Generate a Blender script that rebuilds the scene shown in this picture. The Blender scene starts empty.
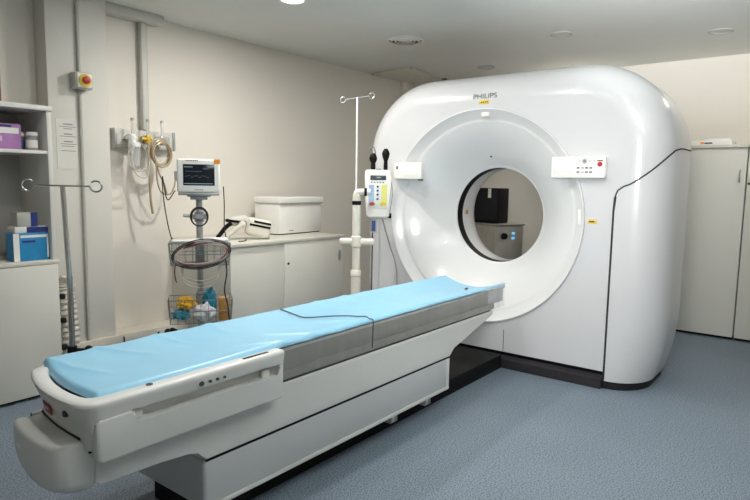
import bpy, bmesh, math, random
from mathutils import Vector, Matrix, noise
random.seed(7)
PI = math.pi
S = bpy.context.scene
COL = S.collection
V = Vector

# ------------------------------------------------------------------ materials
def lin(r, g, b):
    f = lambda c: (c/255/12.92) if c/255 <= .04045 else ((c/255+.055)/1.055)**2.4
    return (f(r), f(g), f(b), 1)

def mat(name, rgb, rough=.5, metal=0, noise_amt=.04, scale=12, bump=0, bscale=200, coat=0, emit=None, estr=0, spec=.5, alpha=1, trans=0):
    m = bpy.data.materials.new(name); m.use_nodes = True
    nt = m.node_tree; b = nt.nodes['Principled BSDF']
    c = lin(*rgb)
    b.inputs['Roughness'].default_value = rough
    b.inputs['Metallic'].default_value = metal
    b.inputs['Specular IOR Level'].default_value = spec
    b.inputs['Coat Weight'].default_value = coat
    b.inputs['Coat Roughness'].default_value = .08
    b.inputs['Alpha'].default_value = alpha
    b.inputs['Transmission Weight'].default_value = trans
    tc = nt.nodes.new('ShaderNodeTexCoord')
    if noise_amt:
        n = nt.nodes.new('ShaderNodeTexNoise'); n.inputs['Scale'].default_value = scale; n.inputs['Detail'].default_value = 4
        nt.links.new(tc.outputs['Object'], n.inputs['Vector'])
        r = nt.nodes.new('ShaderNodeValToRGB')
        r.color_ramp.elements[0].position = .3; r.color_ramp.elements[1].position = .7
        r.color_ramp.elements[0].color = tuple(x*(1-noise_amt) for x in c[:3])+(1,)
        r.color_ramp.elements[1].color = tuple(min(1, x*(1+noise_amt)) for x in c[:3])+(1,)
        nt.links.new(n.outputs['Fac'], r.inputs['Fac']); nt.links.new(r.outputs['Color'], b.inputs['Base Color'])
    else:
        b.inputs['Base Color'].default_value = c
    if bump:
        n2 = nt.nodes.new('ShaderNodeTexNoise'); n2.inputs['Scale'].default_value = bscale; n2.inputs['Detail'].default_value = 3
        nt.links.new(tc.outputs['Object'], n2.inputs['Vector'])
        bp = nt.nodes.new('ShaderNodeBump'); bp.inputs['Strength'].default_value = bump; bp.inputs['Distance'].default_value = .01
        nt.links.new(n2.outputs['Fac'], bp.inputs['Height']); nt.links.new(bp.outputs['Normal'], b.inputs['Normal'])
    if emit:
        b.inputs['Emission Color'].default_value = lin(*emit); b.inputs['Emission Strength'].default_value = estr
    return m

M = {}
M['wall'] = mat('wall_paint', (230, 224, 214), .75, noise_amt=.02, scale=1.5, bump=.05, bscale=60)
M['pilaster'] = mat('pilaster_paint', (214, 211, 203), .7, noise_amt=.02, scale=3)
M['ceiling'] = mat('ceiling_paint', (226, 227, 222), .8, noise_amt=.03, scale=1.2)
M['hatch'] = mat('hatch_paint', (218, 215, 203), .8)
M['trunk'] = mat('trunking_plastic', (205, 204, 196), .5)
M['beige'] = mat('beige_trunking', (206, 200, 187), .6)
M['conduit'] = mat('conduit_grey', (176, 176, 168), .45)
M['white'] = mat('gantry_gloss_white', (205, 206, 208), .28, noise_amt=.004, scale=3, coat=.6)
M['whitefun'] = mat('funnel_gloss_white', (218, 219, 219), .3, noise_amt=.004, scale=3, coat=.5)
M['couch'] = mat('couch_shell_white', (216, 216, 213), .38, noise_amt=.012, scale=6, coat=.2)
M['couchgrey'] = mat('couch_panel_grey', (190, 193, 194), .4, noise_amt=.012, scale=6)
M['steelplate'] = mat('satin_plate', (146, 145, 140), .38, metal=.2, noise_amt=.06, scale=4)
M['dark'] = mat('dark_plastic', (30, 30, 34), .6, noise_amt=.08, spec=.25)
M['skirt'] = mat('skirt_charcoal', (44, 42, 46), .6, noise_amt=.06, spec=.3)
M['black'] = mat('black_plastic', (13, 13, 14), .6, noise_amt=.1, spec=.2)
M['gasket'] = mat('black_gasket', (34, 35, 36), .7)
M['cab'] = mat('cabinet_laminate', (214, 212, 203), .55, noise_amt=.012, scale=4)
M['cabedge'] = mat('cabinet_edge', (206, 203, 192), .5)
M['shelf'] = mat('shelf_laminate', (212, 211, 205), .55, noise_amt=.012, scale=5)
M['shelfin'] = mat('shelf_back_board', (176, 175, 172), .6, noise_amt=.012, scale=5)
M['chrome'] = mat('chrome', (200, 200, 198), .18, metal=1, noise_amt=.02)
M['steel'] = mat('brushed_steel', (186, 184, 178), .32, metal=.9, noise_amt=.08, scale=9)
M['galv'] = mat('grey_metal', (172, 174, 174), .4, metal=.6, noise_amt=.08)
M['plwhite'] = mat('white_plastic', (236, 235, 230), .4, noise_amt=.01)
M['cream'] = mat('cream_plastic', (226, 222, 208), .45, noise_amt=.015)
M['screen'] = mat('dark_screen', (26, 30, 40), .15, noise_amt=.05)
M['trace'] = mat('screen_trace', (120, 140, 150), .5, noise_amt=0, emit=(120, 145, 155), estr=.25)
M['lcd'] = mat('grey_lcd', (70, 78, 82), .2)
M['orange'] = mat('orange_sticker', (238, 150, 50), .5)
M['yellow'] = mat('yellow_sticker', (222, 190, 40), .5)
M['yellowp'] = mat('yellow_plastic', (214, 176, 52), .4)
M['amber'] = mat('amber_box', (178, 130, 62), .5, noise_amt=.1)
M['red'] = mat('red_plastic', (176, 34, 34), .4)
M['redlab'] = mat('red_label', (138, 36, 42), .5)
M['ink'] = mat('dark_ink', (64, 64, 70), .6)
M['greyink'] = mat('grey_ink', (120, 122, 126), .6)
M['paper'] = mat('paper_white', (232, 230, 224), .7, noise_amt=.01)
M['clearpaper'] = mat('notice_paper', (213, 210, 202), .6, noise_amt=.01)
M['blue'] = mat('blue_card', (30, 132, 186), .5, noise_amt=.08, scale=30)
M['navy'] = mat('navy_card', (32, 48, 120), .5)
M['label_blue'] = mat('blue_label', (36, 70, 140), .5)
M['purple'] = mat('purple_card', (168, 120, 176), .6, noise_amt=.06, scale=25)
M['lilac'] = mat('lilac_card', (208, 180, 208), .6)
M['card'] = mat('brown_cardboard', (128, 92, 58), .8)
M['teal'] = mat('teal_plastic_bag', (44, 140, 168), .3, noise_amt=.15, scale=40)
M['bagwhite'] = mat('white_plastic_bag', (226, 226, 230), .3, noise_amt=.05, scale=40)
M['bagyellow'] = mat('yellow_plastic_bag', (228, 176, 40), .35, noise_amt=.12, scale=40)
M['tan'] = mat('tan_tubing', (166, 148, 118), .3, noise_amt=.08)
M['tubeclear'] = mat('clear_tubing', (216, 212, 200), .2, noise_amt=.02, alpha=.75)
M['clear'] = mat('clear_plastic', (224, 226, 224), .12, noise_amt=.02, alpha=.4)
M['cable'] = mat('black_cable', (28, 28, 30), .5)
M['cablegrey'] = mat('grey_cable', (150, 148, 144), .5)
M['cablered'] = mat('maroon_cable', (112, 58, 56), .5)
M['cablepink'] = mat('pale_cable', (196, 176, 168), .5)
M['pole'] = mat('white_painted_pole', (226, 222, 210), .4, noise_amt=.01)
M['lens'] = mat('unlit_downlight_glass', (206, 207, 202), .5, noise_amt=.01)
M['lamp'] = mat('lit_downlight_glass', (255, 250, 240), .5, noise_amt=0, emit=(255, 250, 242), estr=14)
M['green'] = mat('green_button', (70, 150, 90), .5)
M['pan'] = mat('instrument_panel_print', (226, 230, 220), .4, noise_amt=.01)
M['panyel'] = mat('instrument_panel_yellow', (226, 222, 120), .4, noise_amt=.01)
M['panblue'] = mat('instrument_panel_blue', (150, 176, 206), .4, noise_amt=.01)
M['led'] = mat('blue_indicator', (90, 170, 235), .4, noise_amt=0, emit=(90, 170, 235), estr=1.2)
M['jarblue'] = mat('jar_label_blue', (70, 130, 170), .5)

def floor_mat():
    m = bpy.data.materials.new('speckled_vinyl_floor'); m.use_nodes = True
    nt = m.node_tree; b = nt.nodes['Principled BSDF']; L = nt.links
    tc = nt.nodes.new('ShaderNodeTexCoord')
    n1 = nt.nodes.new('ShaderNodeTexNoise'); n1.inputs['Scale'].default_value = 140; n1.inputs['Detail'].default_value = 3
    n2 = nt.nodes.new('ShaderNodeTexNoise'); n2.inputs['Scale'].default_value = 1.4; n2.inputs['Detail'].default_value = 5
    r1 = nt.nodes.new('ShaderNodeValToRGB')
    r1.color_ramp.elements[0].position = .36; r1.color_ramp.elements[0].color = lin(78, 90, 104)
    r1.color_ramp.elements[1].position = .64; r1.color_ramp.elements[1].color = lin(142, 156, 168)
    mx = nt.nodes.new('ShaderNodeMix'); mx.data_type = 'RGBA'; mx.blend_type = 'MULTIPLY'; mx.inputs[0].default_value = .35
    r2 = nt.nodes.new('ShaderNodeValToRGB')
    r2.color_ramp.elements[0].position = .3; r2.color_ramp.elements[0].color = (.62, .64, .66, 1)
    r2.color_ramp.elements[1].position = .7; r2.color_ramp.elements[1].color = (1, 1, 1, 1)
    L.new(tc.outputs['Object'], n1.inputs['Vector']); L.new(tc.outputs['Object'], n2.inputs['Vector'])
    L.new(n1.outputs['Fac'], r1.inputs['Fac']); L.new(n2.outputs['Fac'], r2.inputs['Fac'])
    L.new(r1.outputs['Color'], mx.inputs[6]); L.new(r2.outputs['Color'], mx.inputs[7])
    L.new(mx.outputs[2], b.inputs['Base Color'])
    b.inputs['Roughness'].default_value = .55
    bp = nt.nodes.new('ShaderNodeBump'); bp.inputs['Strength'].default_value = .012
    L.new(n1.outputs['Fac'], bp.inputs['Height']); L.new(bp.outputs['Normal'], b.inputs['Normal'])
    return m
M['floor'] = floor_mat()
M['mat'] = mat('blue_vinyl', (142, 198, 226), .38, noise_amt=.03, scale=5, coat=.15)

def drape_mat():
    m = bpy.data.materials.new('clear_drape_plastic'); m.use_nodes = True
    nt = m.node_tree; b = nt.nodes['Principled BSDF']
    b.inputs['Base Color'].default_value = lin(176, 178, 174); b.inputs['Roughness'].default_value = .25
    tc = nt.nodes.new('ShaderNodeTexCoord'); n = nt.nodes.new('ShaderNodeTexNoise')
    n.inputs['Scale'].default_value = 9; n.inputs['Detail'].default_value = 5
    mp = nt.nodes.new('ShaderNodeMapping'); mp.inputs['Scale'].default_value = (2.2, 1, .5)
    nt.links.new(tc.outputs['Object'], mp.inputs['Vector']); nt.links.new(mp.outputs['Vector'], n.inputs['Vector'])
    r = nt.nodes.new('ShaderNodeMapRange'); r.inputs[1].default_value = .35; r.inputs[2].default_value = .7
    r.inputs[3].default_value = .12; r.inputs[4].default_value = .26
    nt.links.new(n.outputs['Fac'], r.inputs[0]); nt.links.new(r.outputs[0], b.inputs['Alpha'])
    return m
M['drape'] = drape_mat()

# ------------------------------------------------------------------ geometry helpers
def rbox(bm, lo, hi, r=0, seg=2, rot=None, piv=None):
    lo, hi = V(lo), V(hi)
    c = (lo+hi)/2; s = hi-lo
    res = bmesh.ops.create_cube(bm, size=1, matrix=Matrix.Translation(c) @ Matrix.Diagonal((s.x, s.y, s.z, 1)))
    vs = res['verts']
    if r > 0:
        es = list({e for v in vs for e in v.link_edges})
        o = bmesh.ops.bevel(bm, geom=es, offset=min(r, min(s)*.49), segments=seg, affect='EDGES', profile=.5)
        vs = list({v for f in o['faces'] for v in f.verts} | {v for v in vs if v.is_valid})
    if rot is not None:
        p = V(piv) if piv is not None else c
        bmesh.ops.rotate(bm, verts=vs, cent=p, matrix=rot)
    return vs

def cyl(bm, p0, p1, r0, r1=None, n=20):
    p0, p1 = V(p0), V(p1); d = p1-p0
    r1 = r0 if r1 is None else r1
    q = d.to_track_quat('Z', 'Y').to_matrix().to_4x4()
    bmesh.ops.create_cone(bm, cap_ends=True, segments=n, radius1=r0, radius2=r1, depth=d.length,
                          matrix=Matrix.Translation((p0+p1)/2) @ q)

def ball(bm, c, r, sc=(1, 1, 1), n=16):
    bmesh.ops.create_uvsphere(bm, u_segments=n, v_segments=max(6, n//2), radius=r,
                              matrix=Matrix.Translation(V(c)) @ Matrix.Diagonal((*sc, 1)))

def smooth_path(pts, k=6):
    pts = [V(p) for p in pts]
    if len(pts) < 3: return pts
    out = []
    P = [2*pts[0]-pts[1]]+pts+[2*pts[-1]-pts[-2]]
    for i in range(1, len(P)-2):
        a, b, c, d = P[i-1], P[i], P[i+1], P[i+2]
        for j in range(k):
            t = j/k
            out.append(.5*((2*b)+(c-a)*t+(2*a-5*b+4*c-d)*t*t+(3*b-a-3*c+d)*t**3))
    out.append(pts[-1])
    return out

def tube(bm, pts, r, n=8, smooth=True, closed=False, k=6):
    pts = smooth_path(pts, k) if smooth else [V(p) for p in pts]
    rings = []; N = len(pts)
    t0 = (pts[1]-pts[0]).normalized()
    up = V((0, 0, 1)) if abs(t0.z) < .9 else V((1, 0, 0))
    nrm = (up-t0*up.dot(t0)).normalized()
    for i, p in enumerate(pts):
        if closed: t = (pts[(i+1) % N]-pts[i-1]).normalized()
        else: t = (pts[min(i+1, N-1)]-pts[max(i-1, 0)]).normalized()
        nrm = (nrm-t*nrm.dot(t)).normalized(); b = t.cross(nrm)
        rr = r(i/(N-1)) if callable(r) else r
        rings.append([bm.verts.new(p+rr*(math.cos(2*PI*j/n)*nrm+math.sin(2*PI*j/n)*b)) for j in range(n)])
    for i in range(N if closed else N-1):
        A, B = rings[i], rings[(i+1) % N]
        for j in range(n): bm.faces.new((A[j], A[(j+1) % n], B[(j+1) % n], B[j]))
    if not closed:
        bm.faces.new(rings[0][::-1]); bm.faces.new(rings[-1])

def loops(bm, rows, cyclic=True, cap0=False, cap1=False):
    R = [[bm.verts.new(p) for p in row] for row in rows]
    n = len(R[0])
    for a, b in zip(R, R[1:]):
        for j in range(n if cyclic else n-1):
            q = (a[j], a[(j+1) % n], b[(j+1) % n], b[j])
            if len(set(q)) == 4: bm.faces.new(q)
    if cap0: bm.faces.new(R[0][::-1])
    if cap1: bm.faces.new(R[-1])
    return R

def lathe(bm, prof, c=(0, 0, 0), axis='Z', n=32, cap=True):
    rows = []
    c = V(c)
    for r, h in prof:
        row = []
        for j in range(n):
            a = 2*PI*j/n; u, v = r*math.cos(a), r*math.sin(a)
            row.append(c+(V((u, v, h)) if axis == 'Z' else V((h, u, v)) if axis == 'X' else V((u, h, v))))
        rows.append(row)
    loops(bm, rows, True, cap, cap)

def prism(bm, poly, axis, a, b, r=0, seg=2):
    """polygon in the two other axes extruded from a to b along axis"""
    def P(u, v, h): return {'Y': (u, h, v), 'X': (h, u, v), 'Z': (u, v, h)}[axis]
    A = [bm.verts.new(P(u, v, a)) for u, v in poly]; B = [bm.verts.new(P(u, v, b)) for u, v in poly]
    fs = [bm.faces.new(A[::-1]), bm.faces.new(B)]
    n = len(poly)
    for j in range(n): fs.append(bm.faces.new((A[j], A[(j+1) % n], B[(j+1) % n], B[j])))
    if r:
        es = list({e for f in fs[:2] for e in f.edges})
        bmesh.ops.bevel(bm, geom=es, offset=r, segments=seg, affect='EDGES', profile=.5)

def root_loc(o):
    while o.parent: o = o.parent
    return o.location

def obj(name, bm, m, parent=None, local=False, angle=35, label=None):
    bmesh.ops.recalc_face_normals(bm, faces=bm.faces)
    if parent is not None and not local:
        bmesh.ops.translate(bm, verts=bm.verts, vec=-root_loc(parent))
    me = bpy.data.meshes.new(name); bm.to_mesh(me); bm.free()
    me.materials.append(M[m] if isinstance(m, str) else m)
    me.polygons.foreach_set('use_smooth', [True]*len(me.polygons))
    me.set_sharp_from_angle(angle=math.radians(angle))
    o = bpy.data.objects.new(name, me); COL.objects.link(o)
    if parent is not None: o.parent = parent
    if label: o['label'] = label
    return o

def thing(name, label, cat, loc=(0, 0, 0), rz=0, group=None):
    o = bpy.data.objects.new(name, None); COL.objects.link(o)
    o.location = loc; o.rotation_euler = (0, 0, rz); o.empty_display_size = .1
    o['label'] = label; o['category'] = cat
    if group: o['group'] = group
    return o

def tag(o, label, cat, group=None):
    o['label'] = label; o['category'] = cat
    if group: o['group'] = group
    return o

def single(name, bm, m, label, cat, group=None, angle=35, loc=None):
    """a thing that is one mesh: origin moved to its base"""
    if loc is None:
        xs = [v.co for v in bm.verts]
        loc = V((sum(p.x for p in xs)/len(xs), sum(p.y for p in xs)/len(xs), min(p.z for p in xs)))
    loc = V(loc)
    bmesh.ops.translate(bm, verts=bm.verts, vec=-loc)
    o = obj(name, bm, m, angle=angle); o.location = loc
    return tag(o, label, cat, group)

def struct(name, bm, m, angle=35):
    o = obj(name, bm, m, angle=angle); o['kind'] = 'structure'; return o

def copy_tree(o, parent=None):
    c = o.copy(); COL.objects.link(c); c.parent = parent
    for ch in list(o.children): copy_tree(ch, c)
    return c

B = bmesh.new
def box(lo, hi, r=0, seg=2):
    b = B(); rbox(b, lo, hi, r, seg); return b

def text_mesh(s, size, mt, name, parent, origin, xdir, ydir, depth=.0008, squash=1):
    cu = bpy.data.curves.new(name, 'FONT'); cu.body = s; cu.size = size; cu.extrude = depth; cu.align_x = 'CENTER'; cu.align_y = 'CENTER'
    t = bpy.data.objects.new(name, cu); COL.objects.link(t)
    bpy.context.view_layer.update()
    me = bpy.data.meshes.new_from_object(t.evaluated_get(bpy.context.evaluated_depsgraph_get()))
    bpy.data.objects.remove(t); bpy.data.curves.remove(cu)
    b = B(); b.from_mesh(me); bpy.data.meshes.remove(me)
    x, y = V(xdir).normalized(), V(ydir).normalized(); z = x.cross(y)
    mx = Matrix((x*squash, y, z)).transposed().to_4x4(); mx.translation = V(origin)
    bmesh.ops.transform(b, matrix=mx, verts=b.verts)
    return b

# ------------------------------------------------------------------ room shell
XB, YW, ZC = 6.495, 4.28, 2.553
X0, Y0 = -1.7, -1.9
struct('floor', box((X0-.1, Y0-.1, -.1), (XB+.1, YW+.1, 0)), 'floor')
struct('ceiling', box((X0-.1, Y0-.1, ZC), (XB+.1, YW+.1, ZC+.1)), 'ceiling')
struct('wall_left', box((X0-.1, YW, 0), (XB+.1, YW+.1, ZC)), 'wall')
struct('wall_far', box((XB, Y0-.1, 0), (XB+.1, YW, ZC)), 'wall')
struct('wall_right', box((X0-.1, Y0-.1, 0), (XB, Y0, ZC)), 'wall')
struct('wall_near', box((X0-.1, Y0, 0), (X0, YW, ZC)), 'wall')
struct('trim_1', box((1.792, 4.11, .165), (2.203, YW, ZC), .006), 'pilaster')           # pilaster
struct('trim_2', box((5.99, 4.2, 0), (6.12, YW, ZC), .004), 'wall')                      # pipe casing in the corner
struct('baseboard_far', box((XB-.015, 1.62, 0), (XB, 4.2, .07)), 'beige')

# floor-level trunking with sockets
t = thing('wall_trunking', 'beige floor-level cable trunking with sockets along the left wall', 'trunking', (2.35, 4.2, 0))
obj('body', box((1.7, 4.075, 0), (2.92, YW, .165), .006), 'beige', t)
for x0, x1 in ((2.24, 2.42),):
    o = obj('socket_plate', box((x0, 4.069, .05), (x1, 4.0765, .15), .003), 'trunk', t)
    obj('socket_slot', box((x0-.004, 4.067, .06), (x0+.006, 4.07, .15)), 'black', o)
o = obj('socket_plate', box((2.5, 4.069, .05), (2.66, 4.0765, .15), .003), 'trunk', t)
obj('socket_slot', box((2.515, 4.067, .09), (2.53, 4.07, .135)), 'black', o)
b = B()
for x in (2.60, 2.64): cyl(b, (x, 4.02, .12), (x, 4.07, .12), .022, .026, 14)
tube(b, [(2.62, 4.02, .12), (2.60, 3.98, .1), (2.56, 3.97, .04), (2.5, 3.98, .004)], .006)
single('power_plug', b, 'black', 'black plugs pushed into the beige trunking sockets behind the monitor stand', 'plug')

# trunking: vertical + ceiling
t = thing('conduit', 'grey vertical trunking running down from ceiling to the gas outlet rail', 'conduit', (2.56, 4.25, 1.68))
obj('channel', box((2.53, 4.235, 1.69), (2.592, YW, 2.49), .004), 'conduit', t)
obj('cover', box((2.538, 4.228, 1.69), (2.584, 4.236, 2.49), .003), 'trunk', t)
single('ceiling_trunking', box((2.204, 4.16, 2.487), (2.69, YW, ZC), .005), 'trunk', 'short white boxed trunking under the ceiling above the left wall', 'trunking')
b = B(); tube(b, [(1.995, 4.098, ZC), (1.995, 4.098, .168)], .0115, 10, False)
single('conduit_pipe', b, 'conduit', 'thin grey conduit pipe running down the left pilaster', 'conduit')

# emergency stop
t = thing('emergency_stop', 'grey switch box with yellow disc and red mushroom button on pilaster', 'switch', (1.995, 4.05, 1.9))
obj('housing', box((1.935, 4.03, 1.905), (2.055, 4.1095, 2.015), .008), 'conduit', t)
obj('face_plate', box((1.947, 4.022, 1.913), (2.047, 4.032, 2.007), .006), 'cream', t)
b = B(); lathe(b, [(.041, 4.014), (.043, 4.024)], (1.997, 0, 1.96), 'Y', 28); obj('yellow_disc', b, 'yellowp', t, label='yellow disc')
b = B(); lathe(b, [(.012, 3.996), (.022, 3.999), (.024, 4.004), (.021, 4.008), (.013, 4.01), (.013, 4.016)], (2.0, 0, 1.963), 'Y', 28); obj('mushroom_button', b, 'red', t, label='red mushroom button')
# notice paper
t = thing('paper_notice', 'faded typed notice sheet taped to the pilaster under the switch', 'notice', (1.905, 4.105, 1.33))
obj('sheet', box((1.835, 4.1075, 1.37), (1.975, 4.1105, 1.70)), 'clearpaper', t)
b = B()
for i, (z, x0, x1) in enumerate([(1.665, 1.88, 1.945), (1.65, 1.855, 1.965), (1.637, 1.88, 1.94), (1.60, 1.885, 1.94), (1.586, 1.855, 1.965), (1.55, 1.88, 1.94), (1.535, 1.86, 1.962), (1.52, 1.865, 1.95), (1.49, 1.86, 1.96)]):
    rbox(b, (x0, 4.1068, z), (x1, 4.1076, z+(.007 if i in (0, 3, 5) else .004)))
obj('typed_lines', b, 'greyink', t)

# ceiling fittings -------------------------------------------------------------
vt = thing('ceiling_vent', 'round grey ceiling air vent with concentric rings', 'vent', (4.315, 3.045, ZC))
b = B(); lathe(b, [(.165, -.001), (.165, -.012), (.15, -.02), (.14, -.012), (.14, -.001)], (4.315, 3.045, ZC), 'Z', 48, False); obj('outer_ring', b, 'ceiling', vt)
b = B(); lathe(b, [(.138, -.002), (.138, -.004)], (4.315, 3.045, ZC), 'Z', 48); obj('throat', b, 'dark', vt)
for r in (.132, .098, .066, .036):
    b = B(); lathe(b, [(r, -.004), (r-.012, -.022), (r-.018, -.022), (r-.006, -.004)], (4.315, 3.045, ZC), 'Z', 40, False); obj('cone_ring', b, 'plwhite', vt)

def downlight(x, y, label, lit=False, power=0, r=.09):
    t = thing('downlight', label, 'ceiling light', (x, y, ZC), 0, 'round ceiling downlights')
    b = B(); lathe(b, [(r, -.0005), (r, -.006), (r-.008, -.01), (r-.016, -.006), (r-.016, -.0005)], (x, y, ZC), 'Z', 40, False); obj('trim_ring', b, 'conduit' if not lit else 'plwhite', t)
    b = B(); lathe(b, [(r-.016, -.003), (r-.016, -.004)], (x, y, ZC), 'Z', 40); obj('glass', b, 'lamp' if lit else 'lens', t)
    if lit:
        l = bpy.data.lights.new('downlight_lamp', 'AREA'); l.shape = 'DISK'; l.size = 2*(r-.02); l.energy = power; l.color = (1, .97, .925)
        lo = bpy.data.objects.new('downlight_lamp', l); COL.objects.link(lo); lo.location = (0, 0, -.012); lo.parent = t
    return t
downlight(4.87, 1.875, 'unlit round downlight above the scanner, middle of the three grey ones')
downlight(5.47, .81, 'unlit round downlight nearest the cupboards at right')
downlight(5.75, 3.01, 'unlit round downlight farthest back, beside the ceiling vent')
LIT = [(2.96, 3.04, 'lit white downlight on ceiling above the counter', 26), (2.3, 1.95, 'added unseen lamp straight above the middle of the scanner table', 19),
       (2.7, .55, 'added unseen lamp in front of the scanner right side', 3), (1.2, 2.3, 'added unseen lamp above the head end of the scanner table', 9), (5.5, .42, 'added unseen lamp over the open floor by the cupboards', 6),
       (6.3, 2.3, 'added unseen lamp close to the far wall behind the scanner', 7)]
for x, y, l, p in LIT: downlight(x, y, l, True, p)  # all but the counter one are unseen lamps added to shape the light

fl = bpy.data.lights.new('added_uplight', 'AREA'); fl.shape = 'DISK'; fl.size = .12; fl.energy = 62; fl.color = (.95, .98, 1); fl.spread = math.radians(50)  # unseen lamp added near the camera to brighten the ceiling
fo = bpy.data.objects.new('added_uplight', fl); COL.objects.link(fo); fo.location = (.35, -.35, 1.75)
fo.rotation_euler = (V((1.95, .1, ZC))-V(fo.location)).to_track_quat('-Z', 'Y').to_euler()
kl = bpy.data.lights.new('added_front_lamp', 'AREA'); kl.shape = 'DISK'; kl.size = .7; kl.energy = 10.5; kl.color = (1, .985, .96); kl.spread = math.radians(72)  # unseen lamp added beside the camera to light the gantry front
ko = bpy.data.objects.new('added_front_lamp', kl); COL.objects.link(ko); ko.location = (.5, .25, 1.6)
ko.rotation_euler = (V((3.9, 1.3, 1.3))-V(ko.location)).to_track_quat('-Z', 'Y').to_euler()
t = thing('ceiling_hatch', 'loose ceiling access panel with dark open edge in the far left corner', 'hatch', (5.7, 3.95, ZC))
b = B(); prism(b, [(5.35, 4.26), (5.285, 3.64), (6.10, 3.76), (6.09, 4.19)], 'Z', ZC-.016, ZC-.006); obj('panel', b, 'hatch', t)
b = B(); prism(b, [(6.085, 3.70), (6.16, 3.72), (6.15, 4.12), (6.09, 4.12)], 'Z', ZC-.004, ZC-.001); obj('open_gap', b, 'dark', t, label='dark open gap')
for p in ((5.36, 4.22), (5.30, 3.66), (6.08, 4.16)):
    b = B(); cyl(b, (p[0], p[1], ZC-.024), (p[0], p[1], ZC-.016), .018, n=12); obj('clip', b, 'galv', t)

# ------------------------------------------------------------------ gantry
CY, CZ = 2.053, 1.08
BY = 1.98
XF, DEP, INS = 3.88, .27, .22
TOP, HW, RC = 2.13, 1.195, .60
def hw_at(z, d=0):
    r = RC-d*.9; top = TOP-d; w = HW-d
    zc = top-r
    if z > zc:
        q = max(0, 1-((z-zc)/r)**2); return w-r+r*math.sqrt(q)
    k = max(0, (.5-z)/.5)
    return w-.09*k*k
def rho(a, d, zb):
    c, s = math.cos(a), math.sin(a)
    lo, hi = 0, 2.5
    for _ in range(40):
        m = (lo+hi)/2; y, z = CY+m*c-BY, CZ+m*s
        if zb < z < TOP-d and abs(y) < hw_at(z, d): lo = m
        else: hi = m
    return lo
NA = 288
ANG = [2*PI*(i+.5)/NA for i in range(NA)]
ZB = .11
def outline(d, x):
    return [V((x, CY+rho(a, d, ZB)*math.cos(a), CZ+rho(a, d, ZB)*math.sin(a))) for a in ANG]
def circ(r, x): return [V((x, CY+r*math.cos(a), CZ+r*math.sin(a))) for a in ANG]
RO, RI, RBORE = .78, .70, .365
XBK, BD, BI = 4.84, .40, .27
G = thing('ct_scanner', 'large glossy white ring-shaped scanner gantry with round bore standing on floor', 'scanner', (4.3, CY, 0))
b = B()
rows = [circ(RO-.002, 3.91), circ(RO, XF), circ(RO+.03, XF)]
steps = 12
rows.append(outline(INS+.004, XF))
for i in range(steps+1):
    th = PI/2*i/steps
    rows.append(outline(INS*(1-math.sin(th)), XF+DEP*(1-math.cos(th))))
for i in range(steps+1):
    th = PI/2*i/steps
    rows.append(outline(BI*(1-math.cos(th)), XBK-BD+BD*math.sin(th)))
rows += [circ(.62, XBK), circ(.60, XBK-.01)]
loops(b, rows)
obj('shell', b, 'white', G, angle=40)
# front funnel with bezel band
b = B()
prof = [(RO-.001, XF+.03), (RO-.001, XF-.008), (RO-.004, XF-.013), (RO-.010, XF-.013), (RI+.010, XF+.042), (RI+.003, XF+.045), (RI-.004, XF+.046)]
def fun_x(r):
    q = (RI-.004-r)/(RI-.004-.388); return XF+.046+.262*(.66*q+.34*q*q)
for i in range(1, 21):
    r = RI-.004-(RI-.004-.388)*i/20
    prof.append((r, fun_x(r)))
prof += [(.382, XF+.316), (.374, XF+.322), (.368, XF+.326), (RBORE, XF+.333), (RBORE, XF+.34)]
lathe(b, prof, (0, CY, CZ), 'X', 144, False)
obj('front_funnel', b, 'whitefun', G, angle=30)
b = B(); lathe(b, [(RBORE, 4.22), (RBORE-.001, 4.23), (RBORE-.001, 4.30), (RBORE, 4.305)], (0, CY, CZ), 'X', 96, False)
obj('scan_window', b, 'black', G, label='black scan window band')
b = B(); lathe(b, [(RBORE, 4.305), (RBORE, 4.43), (RBORE+.001, 4.44), (RBORE+.006, 4.47), (RBORE+.022, 4.53), (.46, 4.68), (.57, 4.80), (.60, XBK), (.603, XBK-.004)], (0, CY, CZ), 'X', 96, False)
obj('rear_funnel', b, 'whitefun', G)
b = B(); rbox(b, (4.35, CY+.352, CZ-.01), (4.375, CY+.3665, CZ+.022)); obj('bore_sticker', b, 'amber', G)

def plan(s, z, e, y_in):
    """path around the side of the gantry in plan: s 0..1, from the front seam to the back; returns (x, y offset)"""
    hw = hw_at(z)
    a = hw-INS                       # end of the flat
    L1 = max(.0, a-y_in); L2 = .39; L3 = XBK-BD-(XF+DEP)
    T = L1+L2+L3; u = s*T
    if u <= L1: return XF-e, y_in+u
    u -= L1
    if u <= L2:
        th = PI/2*u/L2; return XF+DEP-(DEP+e)*math.cos(th), a+(INS+e)*math.sin(th)
    u -= L2
    return XF+DEP+u, hw+e
def cover_top(x, yo):
    # upper edge of the cover, rising from the front seam round to the side
    u = yo+x-XF
    pts = [(.889, 1.20), (.8905, 1.235), (.894, 1.26), (.904, 1.286), (.938, 1.311), (.973, 1.324), (1.035, 1.362), (1.108, 1.405), (1.191, 1.455), (1.269, 1.499), (1.352, 1.538), (1.438, 1.551), (1.524, 1.556)]
    for (a, za), (c, zc) in zip(pts, pts[1:]):
        if u <= c: return za+(zc-za)*max(0, (u-a))/(c-a)
    return 1.556
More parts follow.
